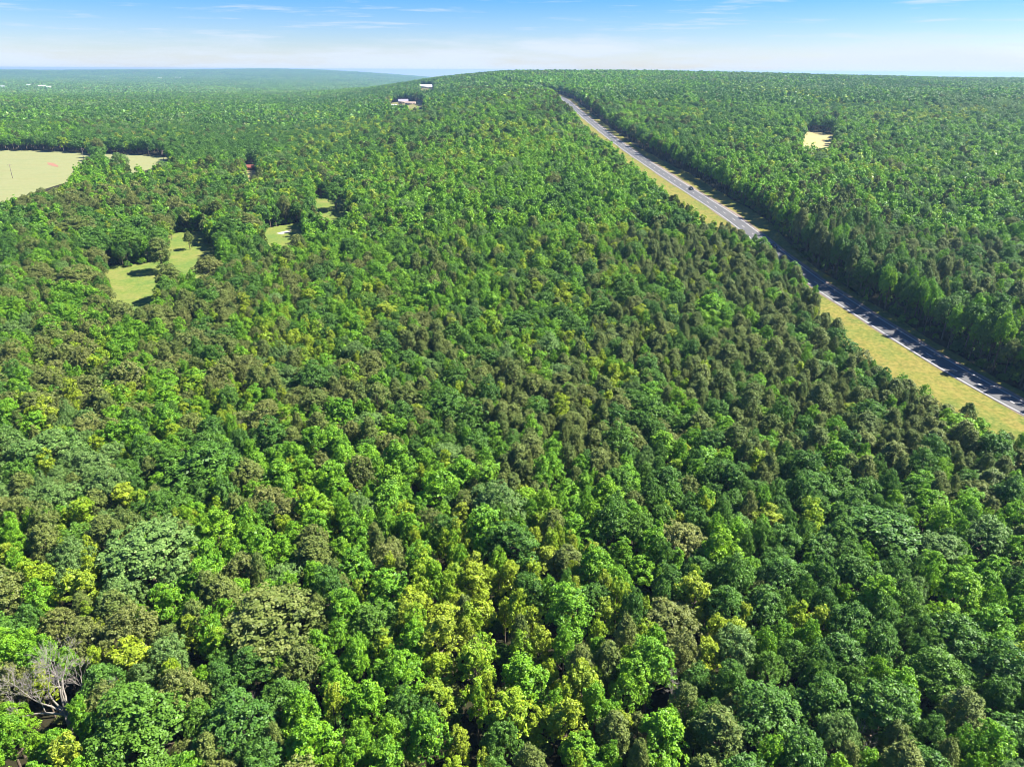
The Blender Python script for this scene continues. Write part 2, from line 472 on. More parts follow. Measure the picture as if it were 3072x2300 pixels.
FIELD_CELL = 2.5
for i, (name, P, mat, th) in enumerate(FIELDS):
    g = np.array(GP[i]); lo = g.min(0) * 0.75 - 4; hi = g.max(0) + 8
    lo[0] = min(lo[0], g[:, 0].min() - 6)
    cell = FIELD_CELL if np.prod(hi - lo) < 120000 else 6.0
    ax = np.arange(lo[0], hi[0], cell); ay = np.arange(lo[1], hi[1], cell)
    X, Y = np.meshgrid(ax, ay); cxm = X[:-1, :-1] + cell / 2; cym = Y[:-1, :-1] + cell / 2
    ok = in_field(cxm.ravel(), cym.ravel(), i)
    for sx_, sy_ in ((4, 0), (-4, 0), (0, 4), (0, -4)): ok |= in_field(cxm.ravel() + sx_, cym.ravel() + sy_, i)
    V = np.stack([X.ravel(), Y.ravel(), height(X, Y).ravel() + 0.12], 1)
    idx = np.arange(X.size).reshape(X.shape)
    q = np.stack([idx[:-1, :-1], idx[:-1, 1:], idx[1:, 1:], idx[1:, :-1]], -1).reshape(-1, 4)[ok]
    used, inv = np.unique(q, return_inverse=True)
    link(name, mesh_np(name, V[used], inv.reshape(q.shape), mats=(M[mat],), smooth=True), kind='structure')

def patch(name, outline, mat, lift=0.16):
    g = [ground_at(*p) for p in outline]
    cx, cy = np.mean(g, axis=0); b = MB()
    ring = []
    for (x0, y0), (x1, y1) in zip(g, g[1:] + g[:1]):
        for t in np.linspace(0, 1, 6)[:-1]: ring.append((x0 + (x1 - x0) * t, y0 + (y1 - y0) * t))
    z = lambda p: float(height(p[0], p[1])) + lift
    for p, q in zip(ring, ring[1:] + ring[:1]): b.tri((*p, z(p)), (*q, z(q)), (cx, cy, z((cx, cy))))
    return link(name, b.mesh(name, mat), kind='structure')
patch('sand_strip', zpts([(1665, 605), (1700, 595), (1757, 584), (1750, 596), (1700, 612)], 2.011, 0, 400), M['sand'])
patch('bare_soil', zpts([(285, 178), (320, 180), (350, 195), (352, 205), (320, 200), (290, 190)], 2.011, 0, 400), M['red_soil'])

# ---------------------------------------------------------------- tree shapes
def unit(v): return v / (np.linalg.norm(v, axis=-1, keepdims=True) + 1e-9)

def rhombi(p, nrm, size, rg, ratio=0.75, tdir=None):
    """leaf-shaped faces at p with normal nrm"""
    a = unit(np.cross(nrm, tdir if tdir is not None else rg.normal(size=p.shape)))
    b = np.cross(nrm, a)
    s = size[:, None]
    k = 0.18 * s * nrm
    v = np.stack([p + a * s * .5 - k, p + b * s * .5 * ratio + k * .4, p - a * s * .5 - k, p - b * s * .5 * ratio + k * .4], 1)
    return v.reshape(-1, 3)

def crown_broad(seed, RX, HC, base, n_lobe, n_clump, clump_r, n_leaf, leaf, up=0.45, squash=1.0, spiky=0.0):
    """a crown of leaf clumps set over several lobes. RX radius, HC crown height, base height of the crown's foot"""
    rg = np.random.default_rng(seed)
    # lobes
    L = []
    for i in range(n_lobe):
        a = 2 * math.pi * (i * 0.618 + 0.1 * rg.random()); t = (i + 0.5) / n_lobe
        rr = RX * 0.70 * math.sqrt(t) * rg.uniform(.75, 1.2)
        z = HC * (0.80 - 0.48 * t * squash + rg.uniform(-.12, .12))
        L.append((rr * math.cos(a), rr * math.sin(a), z, RX * rg.uniform(.24, .46)))
    L.append((0, 0, HC * 0.36, RX * 0.56))
    L = np.array(L)
    vz = min(1.0, HC / (1.6 * RX))
    P, D = [], []
    need = n_clump
    while need > 0:
        i = rg.integers(0, len(L), need * 3)
        d = unit(rg.normal(size=(need * 3, 3)) + np.array([0, 0, up]))
        p = L[i, :3] + d * L[i, 3:4] * rg.uniform(.72, 1.16, (need * 3, 1)) * np.array([1, 1, vz + .15])
        ins = np.zeros(len(p), bool)
        for j in range(len(L)):
            q = (p - L[j, :3]) / np.array([1, 1, vz + .15])
            ins |= (np.linalg.norm(q, axis=1) < L[j, 3] * .78) & (i != j)
        ok = ~ins & (p[:, 2] > 0) 
        P.append(p[ok][:need]); D.append(d[ok][:need]); need -= len(P[-1])
    P = np.concatenate(P); D = np.concatenate(D)
    cr_ = clump_r * rg.uniform(.7, 1.3, len(P))
    n = n_leaf
    d = unit(rg.normal(size=(len(P), n, 3)) + D[:, None] * 0.9 + np.array([0, 0, 0.45]))
    p = P[:, None] + d * cr_[:, None, None] * rg.uniform(.55, 1.05, (len(P), n, 1)) * np.array([1, 1, .8])
    nr = unit(d * 0.5 + D[:, None] * 0.22 + np.array([0, 0, .55]) + rg.normal(size=d.shape) * 0.55)
    tint = np.clip(rg.random((len(P), 1)) * .62 + rg.random((len(P), n)) * .45 - .04 + 0.0 * d[..., 2], 0, 1)
    sz = leaf * rg.uniform(.6, 1.35, (len(P), n))
    v = rhombi(p.reshape(-1, 3), nr.reshape(-1, 3), sz.ravel(), rg)
    tt = np.repeat(tint.ravel(), 4)
    # inner foliage, sparse and larger
    m = max(12, int(n_clump * 0.7))
    i = rg.integers(0, len(L), m); dd = unit(rg.normal(size=(m, 3)))
    pi = L[i, :3] + dd * L[i, 3:4] * .62 * np.array([1, 1, vz])
    pi[:, 2] = np.maximum(pi[:, 2], 0.2)
    v2 = rhombi(pi, unit(dd + rg.normal(size=dd.shape) * .5), np.full(m, leaf * 2.6), rg, .9)
    v = np.concatenate([v, v2]); tt = np.concatenate([tt, np.repeat(rg.random(m) * .4, 4)])
    v[:, 2] += base
    return v, np.arange(len(v)).reshape(-1, 4), tt

def crown_pine(seed, RX, HC, base, n_clump, n_leaf, leaf, ratio=0.34):
    """a ragged conifer crown: tufts of needles out along tiers of branches"""
    rg = np.random.default_rng(seed)
    t = rg.random(n_clump) ** 0.85
    prof = np.sin(np.clip(t * 0.86 + 0.13, 0, 1) * math.pi) ** 0.55 * (1 - 0.18 * t) + .06
    az = rg.random(n_clump) * 2 * math.pi
    lump = 1 + .24 * np.sin(az * 3 + seed) * np.sin(t * 9 + seed) + rg.normal(size=n_clump) * .10
    rr = RX * prof * lump * np.sqrt(rg.uniform(.35, 1.05, n_clump))
    P = np.stack([rr * np.cos(az), rr * np.sin(az), HC * t + rg.normal(size=n_clump) * .25], 1)
    D = unit(np.stack([np.cos(az), np.sin(az), .45 + t], 1))
    d = unit(rg.normal(size=(n_clump, n_leaf, 3)) + D[:, None] * .8 + np.array([0, 0, .4]))
    cr_ = rg.uniform(.35, .75, n_clump)[:, None, None] * (RX / 2.8)
    p = P[:, None] + d * cr_ * rg.uniform(.4, 1.0, (n_clump, n_leaf, 1))
    nr = unit(rg.normal(size=d.shape) * .6 + D[:, None] * .35 + d * .4 + np.array([0, 0, .5]))
    tint = np.clip(rg.random((n_clump, 1)) * .6 + rg.random((n_clump, n_leaf)) * .45 - .03, 0, 1)
    v = rhombi(p.reshape(-1, 3), nr.reshape(-1, 3), (leaf * rg.uniform(.7, 1.4, (n_clump, n_leaf))).ravel(), rg, ratio)
    v[:, 2] += base
    return v, np.arange(len(v)).reshape(-1, 4), np.repeat(tint.ravel(), 4)

# size of each kind at scale 1: crown radius, crown height, height of the crown's foot
DIM = {BRIGHT: (3.7, 9.5, 4.0), DARK: (4.4, 9.0, 4.0), YELLOW: (3.0, 10.0, 4.0), GREY: (5.0, 8.5, 4.5), OLIVE: (4.6, 8.5, 4.0), PINE: (2.8, 9.0, 4.5)}

def make_crown(sp, var, lod):
    RX, HC, base = DIM[sp]; seed = sp * 100 + var * 7 + lod * 1000 + 3
    rr = np.random.default_rng(seed); HC = HC * rr.uniform(.88, 1.15)
    if sp == PINE:
        a = [(420, 22, .36, .45), (130, 12, .75, .6), (30, 6, 1.6, .8)][lod]
        return crown_pine(seed, RX, HC, base, a[0], a[1], a[2], a[3])
    area = (RX / 4.0) ** 2
    nl = {BRIGHT: 12, DARK: 12, YELLOW: 10, GREY: 15, OLIVE: 15}[sp]
    if lod == 0: n, c, k, lf = int(235 * area), .58, 34, .30
    elif lod == 1: n, c, k, lf = int(84 * area), .95, 13, .72
    else: n, c, k, lf = int(24 * area), 1.5, 6, 1.7
    if sp in (OLIVE, GREY) and lod == 0: n, c, lf = int(n * 1.1), .50, .27
    if sp == YELLOW and lod == 0: n, c = int(n * 1.05), .54
    return crown_broad(seed, RX, HC, base, nl + int(rr.integers(-1, 3)), n, c, k, lf, squash={BRIGHT: 1.0, DARK: .8, YELLOW: 1.35, GREY: .7, OLIVE: .85}[sp])

def make_trunk(sp, var):
    rg = np.random.default_rng(900 + sp * 10 + var)
    RX, HC, base = DIM[sp]; b = MB()
    top = base + HC * (.92 if sp == PINE else .6)
    w = rg.normal(size=2) * .25
    pt = [(w[0] * t * t, w[1] * t * t, -0.5 + (top + .5) * t) for t in np.linspace(0, 1, 6)]
    r0 = .17 + .03 * RX
    b.tube(pt, [r0 * 1.25, r0, r0 * .85, r0 * .66, r0 * .42, r0 * .15], 7)
    for k in range(7):
        a = k * 2.4 + rg.random(); z = base * .8 + (top - base * .8) * rg.uniform(.05, .7); ln = RX * rg.uniform(.5, .8)
        s = np.array([w[0] * (z / top) ** 2, w[1] * (z / top) ** 2, z])
        e = s + np.array([math.cos(a) * ln, math.sin(a) * ln, ln * rg.uniform(.35, .9)])
        m_ = (s + e) / 2 + np.array([0, 0, -.12 * ln])
        b.tube([s, m_, e], [r0 * .42, r0 * .3, r0 * .08], 5)
    return b

NV = [5, 2]                                       # shapes of each kind near and farther off
crown_mesh, trunk_mesh = {}, {}
proto_col = bpy.data.collections.new('tree_shapes')   # sources of the forest's instances; not linked to the scene
proto_id = {}
def add_proto(key, me):
    proto_id[key] = len(proto_id)
    o = bpy.data.objects.new('tree_shape_%03d' % proto_id[key], me); proto_col.objects.link(o)
for sp in range(6):
    for var in range(5):
        v, q, tt = make_crown(sp, var, 0)
        crown_mesh[sp, var] = mesh_np('crown', v, q, mats=(LEAF[sp],), tint=tt)
        tb = make_trunk(sp, var)
        trunk_mesh[sp, var] = tb.mesh('trunk', M['bark'], smooth=True)
        tv = np.array(tb.v); tq = np.array(tb.q) + len(v); t3 = np.array(tb.t) + len(v)
        if var < 3: add_proto((sp, var, 0), mesh_np('tree_shape', np.concatenate([v, tv]), np.concatenate([q, tq]), t3, (LEAF[sp], M['bark']),
                                        np.concatenate([np.zeros(len(q)), np.ones(len(tq) + len(t3))]), np.concatenate([tt, np.zeros(len(tv))])))
    for lod, nvar in ((1, 3), (2, 3)):
        for var in range(nvar):
            v, q, tt = make_crown(sp, var, lod)
            tb = MB(); tb.tube([(0, 0, -.5), (0, 0, DIM[sp][2] + 2)], [.3, .15], 4)
            tv = np.array(tb.v); tq = np.array(tb.q) + len(v); t3 = np.array(tb.t) + len(v)
            add_proto((sp, var, lod), mesh_np('tree_shape', np.concatenate([v, tv]), np.concatenate([q, tq]), t3, (LEAF[sp], M['bark']),
                                              np.concatenate([np.zeros(len(q)), np.ones(len(tq) + len(t3))]), np.concatenate([tt, np.zeros(len(tv))])))

# ---------------------------------------------------------------- which kind of tree grows where
_wr = np.random.default_rng(11)
_W = [[(_wr.uniform(-1, 1, 2) * 2 * math.pi / L, _wr.uniform(0, 6.3)) for L in (28, 45, 70, 110, 180, 300)] for _ in range(6)]
def patchy(sp, x, y):
    s = 0
    for k, ph in _W[sp]: s = s + np.sin(k[0] * x + k[1] * y + ph)
    return s / 2.45
_B = [[(_wr.uniform(-1, 1, 2) * 2 * math.pi / L, _wr.uniform(0, 6.3)) for L in (160, 260, 420, 700)] for _ in range(6)]
def broad(sp, x, y):
    s = 0
    for k, ph in _B[sp]: s = s + np.sin(k[0] * x + k[1] * y * .5 + ph)
    return s / 1.6
ZONES = [  # centre and size in the photograph's pixels, kind, strength
    (2300, 1010, 190, 130, PINE, 6), (2480, 1130, 170, 120, PINE, 6), (2650, 1240, 150, 110, PINE, 6), (2850, 1330, 170, 90, PINE, 5), (3000, 1420, 140, 110, PINE, 4),
    (2050, 1090, 120, 130, PINE, 4), (1960, 740, 120, 60, PINE, 4), (2150, 780, 140, 80, PINE, 7), (2250, 880, 110, 90, PINE, 6), (2380, 1260, 200, 90, PINE, 3),
    (1690, 1330, 160, 110, PINE, 4.5), (1620, 1240, 90, 80, PINE, 3.5), (1640, 1120, 110, 50, PINE, 3.5), (1290, 1030, 70, 70, PINE, 3.5), (1335, 780, 70, 50, PINE, 3), (1590, 880, 60, 50, PINE, 3), (1860, 930, 60, 70, PINE, 3),
    (2600, 770, 190, 90, PINE, 4), (2820, 830, 190, 90, PINE, 4), (3000, 860, 120, 90, PINE, 3.5), (2430, 680, 120, 50, PINE, 3), (2030, 600, 40, 60, PINE, 3),
    (2560, 1010, 60, 60, BRIGHT, 3), (2300, 750, 60, 60, DARK, 3), (2500, 800, 80, 60, DARK, 4), (2700, 950, 120, 70, DARK, 4), (2900, 1020, 120, 90, DARK, 4),
    (560, 920, 170, 60, OLIVE, 4), (180, 900, 150, 60, OLIVE, 3), (330, 850, 120, 60, OLIVE, 4), (560, 1000, 150, 60, OLIVE, 3.2), (900, 860, 120, 70, OLIVE, 3), (500, 1080, 220, 70, OLIVE, 2.6), (60, 1080, 90, 60, OLIVE, 3),
    (250, 590, 160, 50, OLIVE, 3), (460, 610, 110, 50, OLIVE, 3.5), (120, 620, 120, 40, OLIVE, 3), (520, 680, 60, 40, OLIVE, 3), (660, 550, 100, 40, OLIVE, 2), (230, 760, 100, 60, OLIVE, 3.5), (900, 1170, 90, 90, OLIVE, 3),
    (1000, 1000, 60, 40, OLIVE, 2), (1060, 1110, 60, 60, OLIVE, 2.5), (260, 1230, 120, 60, OLIVE, 1.5), (120, 1560, 60, 60, OLIVE, 2),
    (1400, 1750, 150, 120, YELLOW, 2.4), (1500, 1980, 250, 160, YELLOW, 2.6), (1750, 1860, 120, 110, YELLOW, 2.4), (2080, 1560, 110, 70, YELLOW, 2.6), (2150, 1850, 110, 130, YELLOW, 3), (1330, 2080, 140, 120, YELLOW, 2.6), (1650, 2120, 160, 120, YELLOW, 2.4),
    (1680, 1660, 90, 80, YELLOW, 2.2), (200, 2230, 110, 60, YELLOW, 3), (150, 1680, 90, 50, YELLOW, 2.4), (2440, 1860, 60, 90, YELLOW, 2.4), (1000, 2100, 80, 70, YELLOW, 2), (1830, 1180, 60, 60, YELLOW, 1.6), (2070, 1440, 60, 60, YELLOW, 2),
    (900, 1030, 120, 40, YELLOW, 1.6), (600, 1180, 150, 50, YELLOW, 1.4), (1480, 720, 160, 60, YELLOW, 0.8),
    (140, 1370, 180, 110, GREY, 4), (440, 1690, 170, 110, GREY, 4), (420, 1880, 120, 90, GREY, 2.5), (850, 1100, 120, 40, GREY, 2), (420, 2190, 150, 80, GREY, 1.6),
    (620, 1430, 180, 110, DARK, 4), (1150, 1900, 90, 70, DARK, 2), (2250, 2000, 160, 130, DARK, 2.6), (2300, 2150, 160, 100, DARK, 2.6), (2640, 1600, 170, 140, DARK, 3.2), (2700, 1900, 170, 120, DARK, 2.4),
    (2900, 2100, 200, 150, DARK, 2), (1250, 2080, 130, 110, DARK, 1.8), (700, 700, 70, 60, DARK, 4), (400, 740, 80, 60, DARK, 5), (980, 620, 100, 60, DARK, 2), (2480, 1350, 120, 60, DARK, 2),
    (1500, 700, 350, 120, BRIGHT, 1.8), (1300, 850, 260, 120, BRIGHT, 1.2), (1950, 1600, 170, 130, BRIGHT, 2.2), (2900, 1700, 180, 150, BRIGHT, 2.4), (900, 1350, 200, 110, BRIGHT, 1.4), (1200, 1330, 160, 120, BRIGHT, 1.2),
    (2135, 950, 50, 50, BRIGHT, 6), (1000, 1500, 200, 130, BRIGHT, 1.4), (2950, 1850, 130, 130, BRIGHT, 2),
    (450, 450, 420, 35, DARK, 5), (300, 400, 420, 60, DARK, 2.5), (900, 400, 350, 60, DARK, 1.5), (2100, 450, 130, 60, DARK, 2), (1250, 330, 250, 40, DARK, 1.5), (2600, 300, 500, 40, DARK, 1.2), (2900, 420, 200, 60, DARK, 1.2),
]
def kind_weights(x, y):
    h = height(x, y)
    px, py, _ = project(x, y, h + 11)
    base = [1.25, .75, .20, .07, .13, .12]
    W = np.zeros((6, len(x)))
    for sp in range(6):
        far = 1 + sstep(550, 1000, y) * {DARK: 1.1, GREY: 1.5, BRIGHT: -.15, YELLOW: -.3}.get(sp, 0.0)
        W[sp] = far * base[sp] * np.exp(1.5 * patchy(sp, x, y) + 1.1 * broad(sp, x, y) * sstep(350, 800, y))
    for zx, zy, rx, ry, sp, s in ZONES:
        W[sp] += s * np.exp(-((px - zx) / rx) ** 2 - ((py - zy) / ry) ** 2) * (1.9 if sp == YELLOW else 0.85 if sp in (PINE, OLIVE) else 1.6)
    return W
def choose_kind(x, y, rg):
    W = kind_weights(x, y); c = np.cumsum(W / W.sum(0), 0)
    return (rg.random(len(x))[None] > c).sum(0).clip(0, 5)

def blocked(x, y, r, fields=True):
    """no tree stands on the road, its verges or the clearings"""
    s, yy = road_offset(x, y)
    on = yy > RC[0, 1] + 5
    b = on & (s > -(clear_left(yy) + r * .6)) & (s < clear_right(yy) + r * .55) & (np.abs(s) < 60)
    if fields:
        for i in range(len(FIELDS)):
            g = GP[i]; ok = (y < max(p[1] for p in g) + 10)
            b |= in_field(x, y, i, 1.0)
            for sx_, sy_ in ((1, 0), (-1, 0), (0, 1), (0, -.4)): b |= in_field(x + sx_ * r * .55, y + sy_ * r * .55, i, .9)
    return b

# ---------------------------------------------------------------- landmark trees (crown centre and radius in the photograph's pixels)
LANDMARKS = [
    (825, 1900, 165, OLIVE, 'huge round tan-olive crown standing proud of the green canopy'),
    (728, 1735, 74, OLIVE, 'small brown-olive crown behind the huge round tan-olive tree'),
    (545, 2110, 92, OLIVE, 'round brown-olive crown between the bare dead tree and the huge tan-olive tree'),
    (450, 1690, 150, GREY, 'broad pale grey-green crown with silvery top behind the brown-olive domes'),
    (150, 1380, 165, GREY, 'wide pale grey-green crown, largest of its colour in the wood'),
    (610, 1440, 165, DARK, 'wide dark bluish-green crown beside the largest grey-green tree'),
    (430, 2215, 140, DARK, 'low dark green dome beside the bare dead tree'),
    (1160, 955, 72, YELLOW, 'single pale yellow-green crown among green trees beyond the pine clump'),
    (2135, 945, 66, BRIGHT, 'lone bright green crown ringed by olive-brown pines'),
    (2425, 1580, 44, YELLOW, 'slim pale tan-yellow crown squeezed between dark green trees'),
    (2640, 1620, 150, DARK, 'broad dark green crown beside the slim pale tan tree'),
    (563, 706, 19, OLIVE, 'small lone tree standing on the mown meadow'),
    (690, 695, 66, DARK, 'dark green tree casting a round shadow on the meadow'),
    (655, 640, 42, DARK, 'dark green tree behind the meadow, beside the shadow-casting one'),
    (748, 690, 45, OLIVE, 'tan-olive round tree between the two meadows'),
    (385, 735, 70, DARK, 'big dark green tree at the head of the lower meadow'),
    (478, 765, 48, PINE, 'brown conifer at the corner where the meadow narrows'),
    (235, 700, 66, OLIVE, 'large tan-olive tree beside the lower meadow'),
    (235, 860, 82, OLIVE, 'broad tan-olive crown at the foot of the lower meadow'),
    (510, 850, 48, OLIVE, 'olive-brown crown where the lower meadow meets the upper one'),
    (625, 810, 52, OLIVE, 'low olive-brown crown in front of the shadow-casting dark tree'),
    (296, 490, 34, DARK, 'dark green tree standing out into the pale pasture'),
    (296, 455, 20, OLIVE, 'thin tan tree at the pasture behind the dark green one'),
    (362, 500, 24, GREY, 'grey-green tree at the pasture beside the dark green one'),
    (920, 600, 55, BRIGHT, 'bright green tree beside the small upper meadow'),
    (1005, 590, 40, DARK, 'dark green tree beside the small upper meadow'),
    (2870, 1310, 75, BRIGHT, 'rounded bright green crown in the pine belt by the highway'),
]
trees = []           # x, y, kind, scale (crown radius / DIM), height scale, label
for px, py, r, sp, lab in LANDMARKS:
    x, y = ground_at(px, py, up=DIM[sp][2] + DIM[sp][1] * .45)
    d = project(x, y, float(height(x, y)) + 10)[2]
    rad = r * float(d) / FPX
    s = min(rad / DIM[sp][0], 1.95 if sp != OLIVE else 2.6)
    hs_ = np.clip(s, .4, 1.15) if r > 25 else s * 1.1
    trees.append((x, y, sp, s, float(hs_), lab))
DEAD_AT = ground_at(180, 2085, up=9)
OBST = [(*DEAD_AT, 6.5)]

# ---------------------------------------------------------------- planting
YMAX_DART = 620.0
cellsz = 14.0
grid = {}
def put(x, y, r, i): grid.setdefault((int(x // cellsz), int(y // cellsz)), []).append((x, y, r))
def fits(x, y, r, f=.80):
    cx, cy = int(x // cellsz), int(y // cellsz)
    for a in (cx - 1, cx, cx + 1):
        for b in (cy - 1, cy, cy + 1):
            for (u, v, w) in grid.get((a, b), ()):
                m = f * (r + w)
                if (u - x) ** 2 + (v - y) ** 2 < m * m: return False
    return True
for t in trees: put(t[0], t[1], DIM[t[2]][0] * t[3], 0)
for x, y, r in OBST: put(x, y, r, 0)
for rnd_, (n_try, slo, shi, f) in enumerate([(9000, .95, 1.3, .66), (40000, .70, .95, .62), (90000, .50, .70, .58)]):
    yy = 30 + (YMAX_DART - 30) * np.sqrt(rng.random(n_try))
    xx = (rng.random(n_try) * 2 - 1) * (yy * .86 + 75)
    k = choose_kind(xx, yy, rng)
    sc_ = rng.uniform(slo, shi, n_try)
    rad = np.array([DIM[a][0] for a in range(6)])[k] * sc_
    bl = blocked(xx, yy, rad)
    hv = rng.uniform(.84, 1.16, n_try)
    so_, _ = road_offset(xx, yy); hv = hv * np.where((so_ > 0) & (so_ < 45) & (yy < 380), 1.35, np.where((so_ > 0) & (so_ < 45), 1.12, 1.0))
    for i in range(n_try):
        if bl[i]: continue
        if fits(xx[i], yy[i], rad[i], f):
            put(xx[i], yy[i], rad[i], 0)
            hsc = (0.74 + .26 * sc_[i]) * hv[i]
            trees.append((xx[i], yy[i], int(k[i]), float(sc_[i]), float(hsc), None))
# middle distance: jittered rows
sp_ = 6.9
ax = np.arange(-2600, 2500, sp_); ay = np.arange(YMAX_DART + 3, 2550, sp_ * .866)
X, Y = np.meshgrid(ax, ay); X = X + (np.arange(len(ay)) % 2)[:, None] * sp_ / 2
X = X + rng.uniform(-.42, .42, X.shape) * sp_; Y = Y + rng.uniform(-.42, .42, Y.shape) * sp_
X, Y = X.ravel(), Y.ravel()
u = X / Y
ok = (u > -.88) & (u < .84) & (rng.random(len(X)) > .05) & ~((u > .05) & (Y > 2450))
X, Y = X[ok], Y[ok]
k = choose_kind(X, Y, rng)
s = rng.uniform(.75, 1.25, len(X)) * np.array([1.1, 1.0, 1.15, .9, .95, 1.3])[k]
ok = ~blocked(X, Y, np.array([DIM[a][0] for a in range(6)])[k] * s)
mid = (X[ok], Y[ok], k[ok], s[ok], rng.uniform(.82, 1.2, ok.sum()))

# ---------------------------------------------------------------- the largest 300 of each kind as trees of their own
T = np.array([(a, b, c, d, e) for a, b, c, d, e, _ in trees])
TL = [t[5] for t in trees]
tz = height(T[:, 0], T[:, 1])
px, py, dep = project(T[:, 0], T[:, 1], tz + 10)
size = np.array([DIM[a][0] for a in range(6)])[T[:, 2].astype(int)] * T[:, 3] / dep * FPX
inview = (px > -size * .5) & (px < 3072 + size * .5) & (py > 0) & (py < 2300 + size * .4)
single = np.zeros(len(T), bool)
for sp in range(6):
    i = np.where(inview & (T[:, 2] == sp))[0]
    i = i[np.argsort(-size[i])][:295]
    single[i] = True
for i, l in enumerate(TL):
    if l: single[i] = True

s_off, s_y = road_offset(T[:, 0], T[:, 1])
edge_f = np.full(len(T), -1)
for i in range(len(FIELDS)):
    n = in_field(T[:, 0], T[:, 1], i)
    for a in np.linspace(0, 2 * math.pi, 8, endpoint=False):
        n |= in_field(T[:, 0] + 9 * math.cos(a), T[:, 1] + 9 * math.sin(a), i)
    edge_f[n & (edge_f < 0)] = i
FIELD_WORDS = ['at the edge of the mown meadow with the lone tree', 'beside the meadow with the pale sand strip', 'beside the small upper meadow', 'at the edge of the pale pasture', 'beside the narrow tip of the pasture',
               'beside the house yard', 'beside the white barn', 'beside the clearing beyond the highway', 'beside the red shed']
LOOK = {BRIGHT: 'fresh bright green broadleaf tree', DARK: 'dark green broadleaf tree', YELLOW: 'yellow-green broadleaf tree', GREY: 'pale grey-green broadleaf tree',
        OLIVE: 'olive-brown round-crowned tree', PINE: 'olive-brown pine'}
lm = [(T[i, 0], T[i, 1], DIM[int(T[i, 2])][0] * T[i, 3]) for i in range(len(LANDMARKS))]
LM_WORDS = {0: 'touching the huge round tan-olive tree', 3: 'touching the broad silvery grey-green tree', 4: 'touching the largest grey-green tree', 5: 'touching the wide dark bluish-green tree',
            7: 'touching the single pale yellow-green tree', 8: 'touching the lone bright green tree amid pines', 9: 'touching the slim pale tan tree', 6: 'touching the low dark green dome'}
# what a tree stands next to and among
NM1 = {BRIGHT: 'a bright green tree', DARK: 'a dark green tree', YELLOW: 'a yellow-green tree', GREY: 'a grey-green tree', OLIVE: 'an olive-brown tree', PINE: 'a pine'}
NMS = {BRIGHT: 'bright green trees', DARK: 'dark green trees', YELLOW: 'yellow-green trees', GREY: 'grey-green trees', OLIVE: 'olive-brown trees', PINE: 'pines'}
def neighbours_word(i):
    d2 = (T[:, 0] - T[i, 0]) ** 2 + (T[:, 1] - T[i, 1]) ** 2
    j = np.argpartition(d2, 9)[:9]; j = j[np.argsort(d2[j])][1:]
    ks = T[j, 2].astype(int); v, c = np.unique(ks, return_counts=True); w = v[c.argmax()]
    n0 = int(ks[0])
    if n0 == w: return ('among ' if w != T[i, 2] else 'among other ') + NMS[w]
    return 'next to ' + NM1[n0] + ', among ' + NMS[w]
PLACES = [('the bare dead tree', *DEAD_AT), ('the huge tan-olive tree', lm[0][0], lm[0][1]), ('the silvery grey-green tree', lm[3][0], lm[3][1]), ('the largest grey-green tree', lm[4][0], lm[4][1]),
          ('the wide bluish-green tree', lm[5][0], lm[5][1]), ('the single pale yellow-green tree', lm[7][0], lm[7][1]), ('the lone bright tree amid pines', lm[8][0], lm[8][1]), ('the slim pale tan tree', lm[9][0], lm[9][1]),
          ('the mown meadow', *np.mean(GP[0], axis=0)), ('the sandy meadow', *np.mean(GP[1], axis=0)), ('the small upper meadow', *np.mean(GP[2], axis=0)), ('the pasture tip', *np.mean(GP[4], axis=0)),
          ('the bright tree by the highway', lm[26][0], lm[26][1])]
def near_word(i):
    d = [math.hypot(T[i, 0] - p[1], T[i, 1] - p[2]) for p in PLACES]
    k = int(np.argmin(d))
    return ', near ' + PLACES[k][0] if d[k] < 48 else None
def tree_label(i):
    if TL[i]: return TL[i], None
    sp = int(T[i, 2]); sz = T[i, 3]
    size_w = 'large ' if sz > 1.02 else ('small ' if sz < .62 else '')
    hr_ = T[i, 4] / (0.74 + .26 * sz)
    size_w += 'tall ' if hr_ > 1.09 else ('low ' if hr_ < .90 else '')
    base = size_w + LOOK[sp]
    d = math.hypot(T[i, 0] - DEAD_AT[0], T[i, 1] - DEAD_AT[1])
    if d < 9.5: w = 'crowding the bare dead tree'
    else:
        w = None
        for k, words in LM_WORDS.items():
            x, y, r = lm[k]
            if math.hypot(T[i, 0] - x, T[i, 1] - y) < r + DIM[sp][0] * sz + 1.0: w = words; break
    if w is None and edge_f[i] >= 0: w = FIELD_WORDS[edge_f[i]]; base = base.replace(' broadleaf', '').replace('fresh ', '')
    if w is None and s_y[i] > RC[0, 1] + 6:
        if -clear_left(s_y[i]) - 9 < s_off[i] < 0: w = 'edging the wide grass verge of the highway'
        elif 0 < s_off[i] < clear_right(s_y[i]) + 8: w = 'edging the shaded side of the highway'
        elif s_off[i] > 0: w = 'beyond the highway ' + neighbours_word(i).split(',')[0]
    if w is None: w = neighbours_word(i).split(',')[0] + near_word(i) if near_word(i) else neighbours_word(i)
    if len((base + ' ' + w).split()) > 12: base = base.replace(' broadleaf', '').replace('fresh ', '')
    if len((base + ' ' + w).split()) > 16: w = w.replace('next to ', 'by ')
    if len((base + ' ' + w).split()) > 16: base = base.replace('tall ', '').replace('low ', '')
    return base + ' ' + w, None
GROUPS = {BRIGHT: 'bright green trees of the wood', DARK: 'dark green trees of the wood', YELLOW: 'yellow-green trees of the wood', GREY: 'grey-green trees of the wood',
          OLIVE: 'olive-brown trees of the wood', PINE: 'pines of the wood'}
sv = np.random.default_rng(5)
